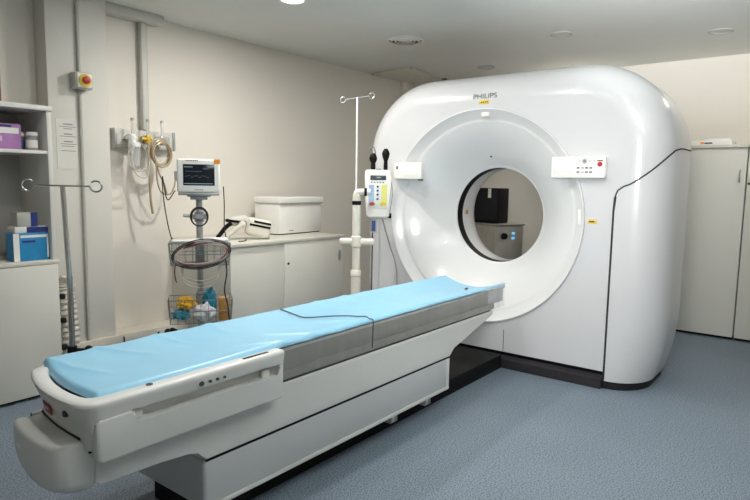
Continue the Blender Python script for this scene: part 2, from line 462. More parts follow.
def side_cover(sgn, y_in, zt, name):
    b = B(); n = 70; m = 40
    rows = []; seam = []
    for i in range(n+1):
        s = (i/n)**1.8
        x, yo = plan(s, 1.2, 0, y_in)
        top = zt(x, yo)
        row = []
        for j in range(m+1):
            z = .052+(top-.052)*j/m
            x2, y2 = plan(s, z, .006, y_in)
            if i == 0: y2 = y_in
            row.append(V((x2, BY+sgn*y2, z)))
        rows.append(row)
    # inner return along the border so that the panel shows its thickness
    grid = loops(b, rows, False)
    def off(p, z=None):
        q = V(p); q.y -= sgn*.02; q.x += .02; return q
    border = [r[-1] for r in rows]
    inner = [b.verts.new(V((p.x+.012, p.y-sgn*.012, p.z-.004))) for p in border]
    top = [r[-1] for r in grid]
    for i in range(n): b.faces.new((top[i], top[i+1], inner[i+1], inner[i]))
    left = grid[0]; li = [b.verts.new(V((v.co.x+.03, v.co.y+sgn*.003, v.co.z))) for v in left]
    for j in range(m): b.faces.new((left[j], left[j+1], li[j+1], li[j]))
    o = obj(name, b, 'white', G, angle=40)
    g = B()
    path = [V((XF-.001, BY+sgn*(y_in-.004), z)) for z in [.055+.05*k for k in range(24)] if z < zt(XF, y_in)-.02]
    for i in range(0, n+1):
        s = (i/n)**1.8; x, yo = plan(s, 1.2, 0, y_in); zz = zt(x, yo)
        x2, y2 = plan(s, zz, .005, y_in)
        path.append(V((x2, BY+sgn*y2, zz+.003)))
    tube(g, path, lambda q: .0082 if q < .27 else .005, 8, False)
    obj('gasket', g, 'gasket', o, label='dark seam gasket')
    return o
side_cover(-1, .89, cover_top, 'side_cover')
side_cover(1, 1.05, lambda x, yo: 1.42+.13*math.sin(min(1, max(0, (x-3.93)/.2))*PI/2), 'side_cover')
# plinth and dark skirt
b = B()
path = []
for i in range(41):
    x, yo = plan(i/40, .02, .002, .88); path.append((x, yo))
poly = [(x, BY-yo) for x, yo in path]+[(x, BY+yo) for x, yo in reversed(path)]
prism(b, poly, 'Z', 0, .05)
obj('skirt', b, 'dark', G)
b = B(); prism(b, [(3.845, 0), (3.845, .062), (3.905, .085), (3.96, .085), (3.96, 0)], 'Y', BY-.878, BY+.878, .003)
obj('front_plinth', b, 'skirt', G)
obj('kick_recess', box((3.90, BY-1.0, .05), (4.7, BY+1.0, .14)), 'black', G)
b = B(); tube(b, [(XF-.0005, 1.81, .112), (XF-.0005, 1.81, .27)], .0018, 6, False); obj('panel_line', b, 'gasket', G)  # thin dark upright line on the front panel below the ring
# control panels
def ctl(y0, y1, z0, z1, name):
    o = obj(name, box((3.832, y0, z0), (3.884, y1, z1), .012, 3), 'plwhite', G); return o
p = ctl(1.148, 1.50, 1.362, 1.502, 'control_panel')
obj('display', box((3.830, 1.345, 1.385), (3.8335, 1.475, 1.485), .002), 'paper', p)
b = B()
for z in (1.405, 1.43, 1.455): rbox(b, (3.8293, 1.35, z), (3.8302, 1.47, z+.0015))
rbox(b, (3.8293, 1.345, 1.483), (3.8302, 1.475, 1.4855)); rbox(b, (3.8293, 1.473, 1.385), (3.8302, 1.4755, 1.485))
obj('display_lines', b, 'lilac', p)
for r_ in range(2):
    for c_ in range(4):
        obj('key', box((3.829, 1.318-c_*.027-.009, 1.43-r_*.028-.006), (3.833, 1.318-c_*.027+.009, 1.43-r_*.028+.006), .002), 'greyink' if c_ != 1 else 'conduit', p)
b = B(); lathe(b, [(.012, 3.828), (.018, 3.829), (.018, 3.833)], (0, 1.278, 1.472), 'X', 24); obj('dial', b, 'conduit', p)
b = B(); lathe(b, [(.009, 3.8265), (.01, 3.829)], (0, 1.278, 1.472), 'X', 24); obj('dial_cap', b, 'greyink', p)
for y in (1.31, 1.245, 1.218): obj('key', box((3.829, y-.006, 1.468), (3.833, y+.006, 1.478), .002), 'conduit', p)
b = B(); lathe(b, [(.012, 3.824), (.015, 3.827), (.015, 3.833)], (0, 1.182, 1.452), 'X', 24); obj('stop_button', b, 'red', p, label='red stop button')
b = B(); rbox(b, (3.831, 1.165, 1.47), (3.8325, 1.20, 1.478)); obj('stop_arrow', b, 'redlab', p)
p = ctl(2.53, 2.79, 1.345, 1.475, 'control_panel')
obj('display', box((3.830, 2.56, 1.365), (3.8335, 2.70, 1.455), .002), 'paper', p)
obj('key', box((3.828, 2.745, 1.425), (3.833, 2.765, 1.45), .003), 'greyink', p)
obj('foot', box((3.84, 2.535, 1.338), (3.875, 2.56, 1.348)), 'black', p)
# logo, stickers
b = text_mesh('PHILIPS', .05, None, 'logo', G, (3.8795, 2.03, 1.942), (0, -1, 0), (.06, 0, 1), .001, 1.2)
obj('logo', b, 'greyink', G)
o = obj('warning_sticker', box((3.8785, 1.995, 1.888), (3.8805, 2.075, 1.915), .001), 'yellow', G)
b = B()
for k in range(4): rbox(b, (3.8778, 2.005+k*.015, 1.896), (3.8787, 2.014+k*.015, 1.906))
obj('sticker_print', b, 'ink', o)
o = obj('warning_sticker', box((3.8785, 1.195, 1.072), (3.8805, 1.255, 1.098), .001), 'yellow', G)
b = B(); rbox(b, (3.8778, 1.21, 1.08), (3.8787, 1.245, 1.09)); obj('sticker_print', b, 'ink', o)
o = obj('white_sticker', box((3.884, 1.995, 1.80), (3.899, 2.055, 1.842), .001), 'paper', G)
b = B(); rbox(b, (3.883, 2.0, 1.832), (3.8845, 2.05, 1.839)); obj('sticker_print', b, 'ink', o)
obj('white_sticker', box((3.884, 1.30, 1.06), (3.91, 1.32, 1.16), .001), 'paper', G)
b = B(); lathe(b, [(.006, fun_x(.45)-.004), (.006, fun_x(.45)+.02)], (0, 2.085, CZ+.447), 'X', 14); obj('laser_port', b, 'black', G)
obj('latch', box((3.866, 2.835, 1.03), (3.884, 2.86, 1.07), .003), 'black', G)

# ------------------------------------------------------------------ scanner table
YC = 1.96
T = thing('scanner_table', 'long white patient table reaching into the scanner bore on a grey pedestal', 'patient table', (2.0, YC, 0))
b = B(); rbox(b, (1.225, 1.705, .115), (2.94, 2.215, .305), .014, 3)
obj('pedestal', b, 'couchgrey', T)
b = B(); rbox(b, (1.24, 1.6995, .113), (2.93, 1.7055, .131), .002); obj('base_strip', b, 'couch', T)
obj('pedestal_trim', box((2.897, 1.702, .13), (2.933, 1.7055, .298), .002), 'couch', T)
obj('seam_gap', box((1.235, 1.7065, .297), (2.93, 2.2135, .315)), 'black', T)
obj('kick', box((1.28, 1.80, 0), (2.92, 2.12, .116)), 'black', T)
obj('floor_rail', box((2.925, 1.80, 0), (3.84, 2.12, .10), .004), 'black', T)
obj('support_column', box((2.925, 1.83, .1), (3.0, 2.09, .33)), 'black', T)
for x in (2.42, 2.745):
    o = obj('leveling_foot', box((x-.03, 1.725, .062), (x+.03, 1.80, .115), .004), 'galv', T)
    obj('foot_screw', box((x-.022, 1.721, .07), (x-.004, 1.726, .11), .002), 'couch', o)
# carriage
b = B()
poly = [(.83, .492), (.83, .385), (.85, .372), (1.05, .368), (1.16, .364), (1.20, .352), (1.222, .33), (1.228, .309), (2.935, .309), (2.94, .325), (2.955, .34), (2.985, .352), (3.10, .378), (3.44, .462), (3.475, .478), (3.475, .492)]
prism(b, poly, 'Y', 1.70, 2.05, .006, 3)
prism(b, [(.99, .492), (.99, .372)]+poly[3:], 'Y', 2.0, 2.22, .006, 3)
obj('carriage', b, 'couch', T, angle=30)
b = B(); prism(b, [(.9, .49), (3.46, .49), (3.44, .505), (.9, .505)], 'Y', 1.712, 2.208); obj('slide_gap', b, 'gasket', T)
b = B(); prism(b, [(1.3, .503), (3.455, .503), (3.50, .505), (3.50, .535), (3.475, .54), (1.3, .54)], 'Y', 1.706, 2.214, .004); obj('slide_lip', b, 'steelplate', T)
obj('support_plate', box((1.4, 1.716, .539), (3.42, 2.204, .60), .004), 'steelplate', T)
obj('support_edge', box((1.4, 1.711, .539), (3.42, 1.725, .628), .003), 'steelplate', T)
obj('cradle_extension', box((3.42, 1.716, .535), (3.63, 2.204, .57), .004), 'couchgrey', T)
obj('cradle_edge', box((3.42, 1.712, .535), (3.635, 1.722, .63), .003), 'couchgrey', T)
def dip(x, tt):
    k = .010+.05*max(0, min(1, (x-2.5)/1.1))**1.4
    return k*(1-tt*tt)
def slab(b, xs, y0, y1, zt, thick, nx=80, ny=24, wr=None, edge=.0, xfun=None):
    top, bot = [], []
    for i in range(nx+1):
        rt, rb = [], []
        for j in range(ny+1):
            t_ = -1+2*j/ny; y = (y0+y1)/2+t_*(y1-y0)/2
            x = xs[0]+(xs[1]-xs[0])*i/nx
            if xfun: x = xfun(i/nx, t_)
            z = zt-dip(x, t_)
            e = 0
            if edge:
                dd = min((1-abs(t_))*(y1-y0)/2, i/nx*(xs[1]-xs[0])*1.3+.0)
                e = edge*(1-min(1, dd/edge))**2
            w = wr(x, y) if wr else 0
            rt.append(V((x, y, z+w-e))); rb.append(V((x, y, z-thick)))
        top.append(rt); bot.append(rb)
    Tt = loops(b, top, False); Bt = loops(b, bot, False)
    n1 = nx; n2 = ny
    for i in range(n1):
        b.faces.new((Tt[i][0], Tt[i+1][0], Bt[i+1][0], Bt[i][0])); b.faces.new((Tt[i][n2], Tt[i+1][n2], Bt[i+1][n2], Bt[i][n2]))
    for j in range(n2):
        b.faces.new((Tt[0][j], Tt[0][j+1], Bt[0][j+1], Bt[0][j])); b.faces.new((Tt[n1][j], Tt[n1][j+1], Bt[n1][j+1], Bt[n1][j]))
b = B(); slab(b, (.95, 3.66), 1.71, 2.19, .635, .012); obj('tabletop', b, 'couchgrey', T)

# end tray around the head of the mat
BOW = [(1.634, .815), (1.637, .797), (1.647, .782), (1.665, .771), (1.705, .766), (1.78, .765), (1.86, .768), (1.93, .776), (2.0, .789), (2.07, .808), (2.13, .831), (2.19, .862), (2.235, .895), (2.265, .93), (2.279, .965), (2.28, 1.0)]
def upath(off_x, off_y, xe=1.55):
    """U-shaped plan path: near side -> bow -> far side, moved inwards by off"""
    pts = []
    sx = [(1.634, xe-(xe-.815)*k/40) for k in range(40)]
    for y, x in sx+BOW: pts.append((x, y))
    pts += [(1.0+(xe-1.0)*k/8, 2.28) for k in range(1, 9)]
    out = []
    for x, y in pts:
        f = (y-YC)/.32
        f = max(-1, min(1, f))
        k = abs(f)**1.5
        bow = max(0, min(1, (1.05-x)/.2))
        yy = y-math.copysign(off_y, f)*min(1, abs(f)*1.0 if bow < .05 else k if abs(f) < .98 else 1)
        out.append((x+off_x*bow, yy))
    return out
def urow(ox, oy, zf, rec=0):
    P = upath(ox, oy)
    r = []
    for x, y in P:
        sag = .010*(1-min(1, abs(y-YC)/.3)**2)
        if rec and .935 < x < 1.515 and y < YC: y += rec
        low = .034*max(0, min(1, (y-2.12)/.12))
        r.append(V((x, y, zf-sag-low if zf > .6 else zf)))
    return r
b = B()
rows = [urow(.06, .055, .49), urow(.036, .02, .50), urow(.034, .012, .51), urow(.030, .010, .555), urow(.029, .010, .562, .034), urow(.020, .007, .596, .034), urow(.019, .007, .604), urow(.006, .001, .635), urow(.002, 0, .645), urow(.004, .003, .652), urow(.010, .009, .656), urow(.018, .016, .657),
        urow(.046, .052, .657), urow(.052, .058, .653), urow(.056, .062, .64), urow(.058, .064, .60), urow(.064, .07, .52), urow(.06, .06, .49)]
R = loops(b, rows, False)
b.faces.new([r[0] for r in R[:-1]]); b.faces.new([r[-1] for r in R[:-1]][::-1])
tray = obj('end_tray', b, 'couch', T, angle=40)
b = B(); P_ = [p for p in upath(.032, .011) if p[0] < .95 and 1.70 < p[1] < 2.07]; tube(b, [(x+.001, y, .531-.03*max(0, min(1, (y-1.95)/.25))) for x, y in P_], .005, 6, False); obj('seam_strip', b, 'gasket', T)
b = B(); prism(b, [(.97, .50), (1.5, .50), (1.5, .63), (.97, .63)], 'Y', 1.72, 2.19); obj('tray_floor', b, 'gasket', T)
for sg in (-1, 1):
    y_o, y_i = YC+sg*.323, YC+sg*.282
    q = 0 if sg < 0 else .17
    b = B(); prism(b, [(.81+q, .482), (.825+q, .468), (1.538, .468), (1.55, .48), (1.55, .60), (1.525, .60), (1.525, .558), (.942+q, .554), (.932+q, .564), (.932+q, .596), (.92+q, .603), (.82+q, .600), (.81+q, .59)], 'Y', min(y_o, y_i), max(y_o, y_i), .008, 3)
    sp = obj('side_panel', b, 'couch', T, angle=30)
    for x in (.945+q, 1.475):
        b = B(); rbox(b, (x-.02, min(y_i, y_i+sg*.02), .558), (x+.025, max(y_i, y_i+sg*.02), .592), .01, 3); obj('grip', b, 'plwhite', sp)
b = B()
lathe(b, [(.011, .6535), (.011, .6582)], (1.0, 1.672, 0), 'Z', 20); obj('rail_socket', b, 'ink', tray)
obj('rail_slot', box((1.37, 1.655, .6555), (1.49, 1.668, .6585), .001), 'black', tray)
for i, x in enumerate((1.17, 1.205, 1.235, 1.265)):
    b = B(); lathe(b, [(.0085 if i == 0 else .005, 1.6315), (.0085 if i == 0 else .005, 1.638)], (x, 0, .622), 'Y', 16); obj('indicator_mark', b, 'ink', tray)
def bow_x(y, tab):
    for (a, xa), (c, xc) in zip(tab, tab[1:]):
        if a <= y <= c: return xa+(xc-xa)*(y-a)/(c-a)
    return tab[-1][1]
def bow_patch(tab, y0, y1, z0, z1, offz, th=.0015, shear=0, n=8):
    b = B(); rows = []
    for i in range(n+1):
        y = y0+(y1-y0)*i/n
        rows.append([V((bow_x(y, tab)+offz(z)-e, y, z)) for z, e in ((z0, -.002), (z0, th), (z1, th), (z1, -.002))])
    loops(b, rows, True, True, True)
    return b
TOFF = lambda z: .034-(z-.51)/(.635-.51)*.028
obj('red_label', bow_patch(BOW, 1.885, 1.95, .563, .597, TOFF), 'redlab', T, label='small dark red label')
lab = bow_patch(BOW, 1.90, 1.935, .575, .585, TOFF, .0025); obj('label_print', lab, 'lilac', T)
xb_ = bow_x(1.765, BOW)+TOFF(.603)
b = B(); lathe(b, [(.009, xb_-.004), (.011, xb_-.002), (.011, xb_+.01)], (0, 1.765, .603), 'X', 18); obj('tray_button', b, 'ink', T)
# nose below the tray
NB = [(1.698, .83), (1.70, .785), (1.705, .755), (1.72, .732), (1.75, .717), (1.79, .711), (1.86, .711), (1.92, .716), (1.98, .726), (2.04, .74), (2.085, .757), (2.12, .78), (2.14, .805), (2.15, .85)]
CLX = lambda y: .828 if y < 1.75 else .828+.10*min(1, (y-1.75)/.2)
def nrow(o_, z): return [V((min(CLX(y), x+o_) if k not in (0, len(NB)-1) else CLX(y), y+(o_*.7 if y < YC-.1 else -o_*.7 if y > YC+.1 else 0), z-(.03*max(0, min(1, (y-1.95)/.25))+(.035 if k > 10 else 0) if z > .5 else 0))) for k, (y, x) in enumerate(NB)]
b = B(); R = loops(b, [nrow(.07, .360), nrow(.03, .366), nrow(.012, .38), nrow(.004, .40), nrow(-.002, .44), nrow(-.002, .48), nrow(0, .511), nrow(.002, .519), nrow(.007, .525), nrow(.015, .528), nrow(.06, .530), nrow(.10, .531)], False)
b.faces.new([v for v in R[-1]]); b.faces.new([v for v in R[0]][::-1]); b.faces.new([r[0] for r in R]); b.faces.new([r[-1] for r in R][::-1])
nose = obj('nose_cover', b, 'couch', T, angle=40)
obj('nose_slot', bow_patch(NB, 1.925, 1.975, .466, .471, lambda z: -.002), 'plwhite', nose)
obj('nose_clip', box((.812, 1.696, .485), (.83, 1.704, .495), .002), 'black', nose)

# ------------------------------------------------------------------ mat, drape, cord
def wr(x, y):
    w = 0
    u = x*1.0+(y-YC)*.9
    n_ = noise.noise(V((x*1.3, y*2.2, 3.1)))
    ph = (x*13+(y-YC)*9+3.0*noise.noise(V((x*1.7, y*3, 0))))
    ridge = (1-abs(math.sin(ph)))**3
    mk = max(0, min(1, noise.noise(V((x*1.6+4, y*2.5, 7)))*2.2+.35))
    fall = 1 if x < 2.35 else max(.25, 1-(x-2.35)*1.2)
    w += .008*ridge*mk*fall
    w += .005*n_*fall + .0025*noise.noise(V((x*7, y*9, 1)))*fall
    edge_ = max(0, 1-abs(y-1.70)/.06)
    w += edge_*.004*noise.noise(V((x*14, 0, 2)))
    return w
def mat_x(u, t_):
    x0 = .872+.030*t_-.024*(1-t_*t_); x1 = 3.655
    return x0+(x1-x0)*u
b = B(); slab(b, (.86, 3.655), 1.703, 2.198, .664, .02, 340, 56, wr, .02, mat_x)
single('table_mat', b, 'mat', 'long light blue vinyl mat covering the scanner table', 'mat', angle=60)
b = B(); rows = []
for i in range(121):
    x = 1.565+(3.63-1.565)*i/120
    row = []
    for j in range(9):
        z = .655-.15*j/8
        y = 1.700-.004*(j/8)+.006*noise.noise(V((x*11, z*2, 5)))*(j/8)+.003*noise.noise(V((x*25, z*4, 9)))*(j/8)
        row.append(V((x, y, z)))
    rows.append(row)
loops(b, rows, False)
single('plastic_drape', b, 'drape', 'clear plastic cover sheet hanging down the near side of the scanner table', 'cover', angle=60)
zt_ = lambda x, y: .667-dip(x, (y-YC)/.257)+wr(x, y)
b = B()
cp = [(2.185, 1.697, .52), (2.185, 1.694, .60), (2.185, 1.695, .655), (2.18, 1.712, .660)]
for x, y in ((2.187, 1.74), (2.17, 1.775), (2.15, 1.83), (2.09, 1.89), (2.00, 1.96), (2.0, 2.03), (2.02, 2.11), (2.03, 2.17)):
    cp.append((x, y, zt_(x, y)+.0025))
tube(b, cp, .0028, 6)
single('elastic_cord', b, 'ink', 'thin dark cord lying across the blue mat and down its near side', 'cord')
for x, y in ((3.37, 1.85), (3.43, 1.875)):
    b = B(); ball(b, (x, y, zt_(x, y)+.004), .010, (1, 1, .5), 12)
    single('snap_button', b, 'ink', 'dark snap button on the blue mat near the scanner bore', 'button', 'snap buttons on the mat end')

# ------------------------------------------------------------------ left storage unit
t = thing('storage_cabinet', 'pale grey low storage cabinet at left under the open shelves', 'cabinet', (1.2, 3.87, 0))
obj('carcass', box((.75, 3.66, .03), (1.605, 4.08, .80), .003), 'cab', t)
obj('top_board', box((.74, 3.638, .80), (1.615, 4.08, .822), .003), 'cabedge', t)
for x0, x1 in ((.752, 1.172), (1.178, 1.605)):
    o = obj('door', box((x0, 3.64, .022), (x1, 3.66, .797), .002), 'cab', t)
obj('plinth', box((.76, 3.68, 0), (1.6, 4.06, .03)), 'black', t)
t = thing('shelf_unit', 'pale open shelf unit standing on the low cabinet at left', 'shelf', (1.2, 3.87, .822))
obj('side_panel', box((1.583, 3.66, .822), (1.608, 4.08, 1.70), .002), 'shelf', t)
obj('side_panel', box((.745, 3.66, .822), (.77, 4.08, 1.70), .002), 'shelf', t)
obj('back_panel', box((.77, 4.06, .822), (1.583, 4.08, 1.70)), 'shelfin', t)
obj('top_board', box((.74, 3.65, 1.695), (1.615, 4.085, 1.722), .002), 'shelf', t)
obj('shelf_board', box((.77, 3.665, 1.445), (1.583, 4.06, 1.465), .002), 'shelf', t)

# things on the shelves
def carton(name, lo, hi, m, label, cat, panel=None):
    c = ((lo[0]+hi[0])/2, (lo[1]+hi[1])/2, lo[2])
    t = thing(name, label, cat, c)
    obj('body', box(lo, hi, .003), m, t)
    if panel:
        for (x0, z0, x1, z1, pm, nm) in panel:
            w, h = hi[0]-lo[0], hi[2]-lo[2]
            obj(nm, box((lo[0]+w*x0, lo[1]-.001, lo[2]+h*z0), (lo[0]+w*x1, lo[1]+.001, lo[2]+h*z1)), pm, t)
    return t
carton('glove_box', (1.385, 3.69, .8225), (1.582, 3.80, .985), 'blue', 'large bright blue glove box on the bottom shelf', 'box', [(0, .0, .16, 1, 'paper', 'white_band'), (.2, .84, .96, .93, 'paper', 'printed_line'), (.24, .66, .6, .74, 'navy', 'printed_line'), (.93, .1, .97, .95, 'paper', 'white_band')])
carton('glove_box', (1.40, 3.70, .9855), (1.58, 3.81, 1.022), 'paper', 'flat white and navy box lying on the large blue glove box', 'box', [(.35, .05, 1, .95, 'navy', 'navy_band')])
carton('medicine_box', (1.415, 3.70, 1.0225), (1.525, 3.79, 1.105), 'conduit', 'small grey box with navy end on top of the box pile', 'box', [(.66, 0, 1, 1, 'navy', 'navy_band')])
carton('tissue_box', (1.22, 3.73, 1.4655), (1.47, 3.86, 1.61), 'purple', 'purple and white printed box on the middle shelf', 'box', [(.05, .62, .95, .85, 'paper', 'white_band'), (.1, .3, .6, .5, 'lilac', 'printed_panel'), (.3, .86, .8, .95, 'navy', 'printed_line')])
carton('cardboard_box', (1.15, 3.75, 1.7225), (1.385, 3.95, 1.915), 'card', 'brown cardboard box on top of the shelf unit', 'box', [(.75, .45, .98, .75, 'paper', 'white_label')])
def jar(x, y, lab, lm):
    t = thing('specimen_jar', lab, 'jar', (x, y, 1.4655))
    b = B(); lathe(b, [(.028, 0), (.031, .004), (.031, .075), (.027, .085)], (x, y, 1.4655), 'Z', 24); obj('body', b, 'clear', t)
    b = B(); lathe(b, [(.0318, .015), (.0318, .06)], (x, y, 1.4655), 'Z', 24, False); obj('wrap_label', b, lm, t)
    b = B(); lathe(b, [(.032, .084), (.033, .087), (.033, .103), (.03, .106)], (x, y, 1.4655), 'Z', 24); obj('lid', b, 'plwhite', t)
jar(1.53, 3.74, 'white jar with pale blue label at the right end of middle shelf', 'paper')
jar(1.497, 3.84, 'clear jar half hidden behind the white labelled jar on the middle shelf', 'jarblue')
b = B(); ball(b, (1.505, 3.93, 1.507), .04, (1, 1, 1), 14)
single('black_pouch', b, 'black', 'black rounded pouch at the back of the middle shelf', 'pouch')

# IV pole beside the unit
def iv_hooks(b, c, half, axis, r, ringr=.028):
    c = V(c); a = V(axis).normalized()
    tube(b, [c-a*half, c+a*half], r, 8, False)
    for s in (-1, 1):
        e = c+a*half*s
        n = 20
        pts = [e+V((0, 0, 0))+a*s*ringr*(1-math.cos(q))+V((0, 0, -ringr*math.sin(q))) for q in [2*PI*k/n*.88 for k in range(n+1)]]
        tube(b, pts, r, 8, False)
def castor_base(t, c, R_, m, legs=5, up=.1, yaw=0):
    for k in range(legs):
        a = yaw+2*PI*k/legs; e = V((c[0]+R_*math.cos(a), c[1]+R_*math.sin(a), .075))
        b = B(); tube(b, [V((c[0], c[1], up)), V((c[0]+.5*R_*math.cos(a), c[1]+.5*R_*math.sin(a), up)), e], .016, 8, False); o = obj('leg', b, m, t)
        b = B(); d = V((-math.sin(a), math.cos(a), 0))
        cyl(b, V((e.x, e.y, .035))-d*.012, V((e.x, e.y, .035))+d*.012, .035, n=18); cyl(b, (e.x, e.y, .06), (e.x, e.y, .085), .01); obj('castor', b, 'black', o)
t = thing('drip_stand', 'short chrome drip stand with two ring hooks in front of the left cabinet', 'drip stand', (1.42, 3.1, 0))
castor_base(t, (1.42, 3.1), .2, 'galv')
b = B(); cyl(b, (1.42, 3.1, .09), (1.42, 3.1, .80), .0155); obj('outer_pole', b, 'chrome', t)
b = B(); cyl(b, (1.42, 3.1, .8), (1.405, 3.1, 1.268), .0125); obj('inner_pole', b, 'chrome', t)
b = B(); iv_hooks(b, (1.405, 3.1, 1.268), .125, (.84, -.5, -.01), .0045); obj('hook_bar', b, 'chrome', t)
b = B(); cyl(b, (1.42, 3.1, .39), (1.42, 3.1, .43), .024); cyl(b, (1.43, 3.09, .41), (1.475, 3.045, .41), .008); ball(b, (1.478, 3.042, .41), .022, n=14); obj('clamp_knob', b, 'black', t)

# bundle of corrugated clear hose on the floor by the pilaster
t = thing('hose_bundle', 'bundle of clear corrugated breathing hose leaning between left cabinet and pilaster', 'hose', (1.80, 3.98, 0))
for k, (dx, dy, h) in enumerate(((0, 0, .66), (.06, .02, .60), (-.045, .045, .55))):
    b = B()
    cor = lambda f: .030+.0055*math.cos(f*h*2*PI/.028)
    tube(b, [(1.79+dx, 3.98+dy, .002), (1.795+dx, 3.985+dy, h*.5), (1.78+dx*.9, 3.99+dy, h*.9), (1.80+dx*.6, 3.98+dy, h)], cor, 14, True, k=26)
    obj('hose', b, 'tubeclear', t)
for z in (.18, .36, .52):
    b = B(); lathe(b, [(.012, 0), (.02, .006), (.02, .03), (.012, .036)], (1.755, 3.942, z), 'Z', 14); obj('coupling', b, 'dark', t)

# ------------------------------------------------------------------ gas outlet rail on left wall
t = thing('gas_rail', 'pale grey medical gas outlet rail with dark ends on left wall', 'gas rail', (2.58, 4.25, 1.54))
obj('housing', box((2.312, 4.222, 1.552), (2.785, YW, 1.682), .004), 'trunk', t)
obj('lower_channel', box((2.312, 4.214, 1.544), (2.785, 4.224, 1.566), .002), 'conduit', t)
for x0, x1 in ((2.295, 2.314), (2.783, 2.802)): obj('end_cap', box((x0, 4.21, 1.54), (x1, YW, 1.686), .004), 'galv', t, label='dark grey end cap')
obj('rail_label', box((2.355, 4.2205, 1.597), (2.405, 4.2225, 1.604)), 'ink', t)
obj('outlet_plate', box((2.72, 4.218, 1.58), (2.755, 4.223, 1.65), .002), 'conduit', t)
for x in (2.40, 2.525, 2.645):
    b = B(); lathe(b, [(.024, 4.19), (.028, 4.20), (.028, 4.222)], (x, 0, 1.615), 'Y', 22); obj('outlet', b, 'galv', t)
def flowmeter(x, lab, bodym, cup):
    t = thing('flowmeter', lab, 'flowmeter', (x, 4.165, 1.58), 0, 'flowmeters plugged into the gas rail')
    b = B(); cyl(b, (x, 4.19, 1.615), (x, 4.15, 1.615), .014); rbox(b, (x-.018, 4.135, 1.60), (x+.018, 4.165, 1.645), .006); cyl(b, (x-.05, 4.15, 1.615), (x+.03, 4.15, 1.615), .012); obj('valve_body', b, bodym, t)
    b = B(); lathe(b, [(.011, 1.645), (.011, 1.745), (.006, 1.75)], (x, 4.15, 0), 'Z', 16); obj('flow_tube', b, 'clear', t)
    b = B(); lathe(b, [(.012, 1.745), (.012, 1.762)], (x, 4.15, 0), 'Z', 16); obj('top_cap', b, 'galv', t)
    b = B(); lathe(b, [(.016, 1.575), (.02, 1.58), (.02, 1.6)], (x, 4.15, 0), 'Z', 16); obj('outlet_nut', b, bodym, t)
    if cup:
        b = B(); lathe(b, [(.036, 1.545), (.044, 1.55), (.044, 1.578), (.034, 1.584)], (x+.01, 4.145, 0), 'Z', 24); obj('bottle_cap', b, 'plwhite', t)
        b = B(); lathe(b, [(.026, 1.40), (.036, 1.41), (.042, 1.48), (.042, 1.545)], (x+.01, 4.145, 0), 'Z', 24); obj('humidifier_bottle', b, 'clear', t)
        b = B(); lathe(b, [(.02, 1.50), (.02, 1.63)], (x-.032, 4.12, 0), 'Z', 16); obj('pressure_cup', b, 'clear', t)
flowmeter(2.40, 'left flowmeter on the gas rail with clear humidifier bottle below', 'plwhite', True)
flowmeter(2.525, 'middle flowmeter on the gas rail with yellow brass valve body', 'yellowp', False)
flowmeter(2.645, 'right flowmeter on the gas rail with dark valve above coiled tube', 'galv', False)
b = B()
for k in range(6):
    cx, cz, r = 2.60+.008*math.sin(k*2.1), 1.525-.006*k, .088-.004*(k % 3)
    pts = [(cx+r*.92*math.cos(q), 4.118-.0075*k, cz+r*1.12*math.sin(q)) for q in [2*PI*i/32 for i in range(32)]]
    tube(b, pts, .0064, 8, False, True)
tube(b, [(2.56, 4.10, 1.45), (2.58, 4.10, 1.36), (2.62, 4.10, 1.28), (2.655, 4.12, 1.20)], .006)
single('coiled_tube', b, 'tan', 'coiled brown tubing hanging from the right flowmeter', 'tube')
b = B()
tube(b, [(2.51, 4.12, 1.59), (2.495, 4.10, 1.45), (2.50, 4.10, 1.30), (2.51, 4.11, 1.16), (2.53, 4.12, 1.05)], .009)
tube(b, [(2.535, 4.12, 1.59), (2.53, 4.06, 1.44), (2.545, 4.07, 1.30), (2.59, 4.09, 1.215), (2.67, 4.10, 1.20), (2.72, 4.11, 1.27), (2.74, 4.13, 1.36)], .006)
single('hanging_tube', b, 'tan', 'pale brown tubing hanging in a long loop from the middle flowmeter', 'tube')
b = B()
tube(b, [(2.38, 4.10, 1.56), (2.33, 4.09, 1.50), (2.34, 4.09, 1.41), (2.40, 4.09, 1.37), (2.46, 4.09, 1.40), (2.48, 4.10, 1.50), (2.44, 4.10, 1.58)], .0045)
tube(b, [(2.37, 4.09, 1.57), (2.35, 4.08, 1.45), (2.39, 4.08, 1.34), (2.47, 4.08, 1.33), (2.49, 4.085, 1.45)], .0045)
single('oxygen_tube', b, 'tubeclear', 'thin clear oxygen tubing looped around the humidifier bottle', 'tube')

# ------------------------------------------------------------------ patient monitor stand
SX, SY = 2.40, 3.35
RZ = -math.atan2(SX, SY)
t = thing('monitor_stand', 'grey wheeled stand with two wire baskets holding the patient monitor', 'stand', (SX, SY, 0), RZ)
# local coordinates: x right, y away from the camera
LK = dict(local=True)
def castor_base_local(t, R_, m):
    for k in range(5):
        a = .3+2*PI*k/5; e = V((R_*math.cos(a), R_*math.sin(a), .075))
        b = B(); tube(b, [V((0, 0, .1)), V((.5*e.x, .5*e.y, .1)), e], .016, 8, False); o = obj('leg', b, m, t, True)
        b = B(); d = V((-math.sin(a), math.cos(a), 0))
        cyl(b, V((e.x, e.y, .035))-d*.012, V((e.x, e.y, .035))+d*.012, .035, n=18); cyl(b, (e.x, e.y, .06), (e.x, e.y, .085), .01); obj('castor', b, 'black', o, True)
castor_base_local(t, .22, 'galv')
b = B(); cyl(b, (0, .02, .09), (0, .02, 1.19), .021, n=24); obj('pole', b, 'galv', t, True)
b = B(); rbox(b, (-.055, -.04, 1.18), (.055, .08, 1.203), .004); rbox(b, (-.075, -.05, 1.2), (.075, .09, 1.212), .003); rbox(b, (-.13, -.07, 1.21), (.13, .10, 1.226), .003); obj('mount_plate', b, 'galv', t, True)
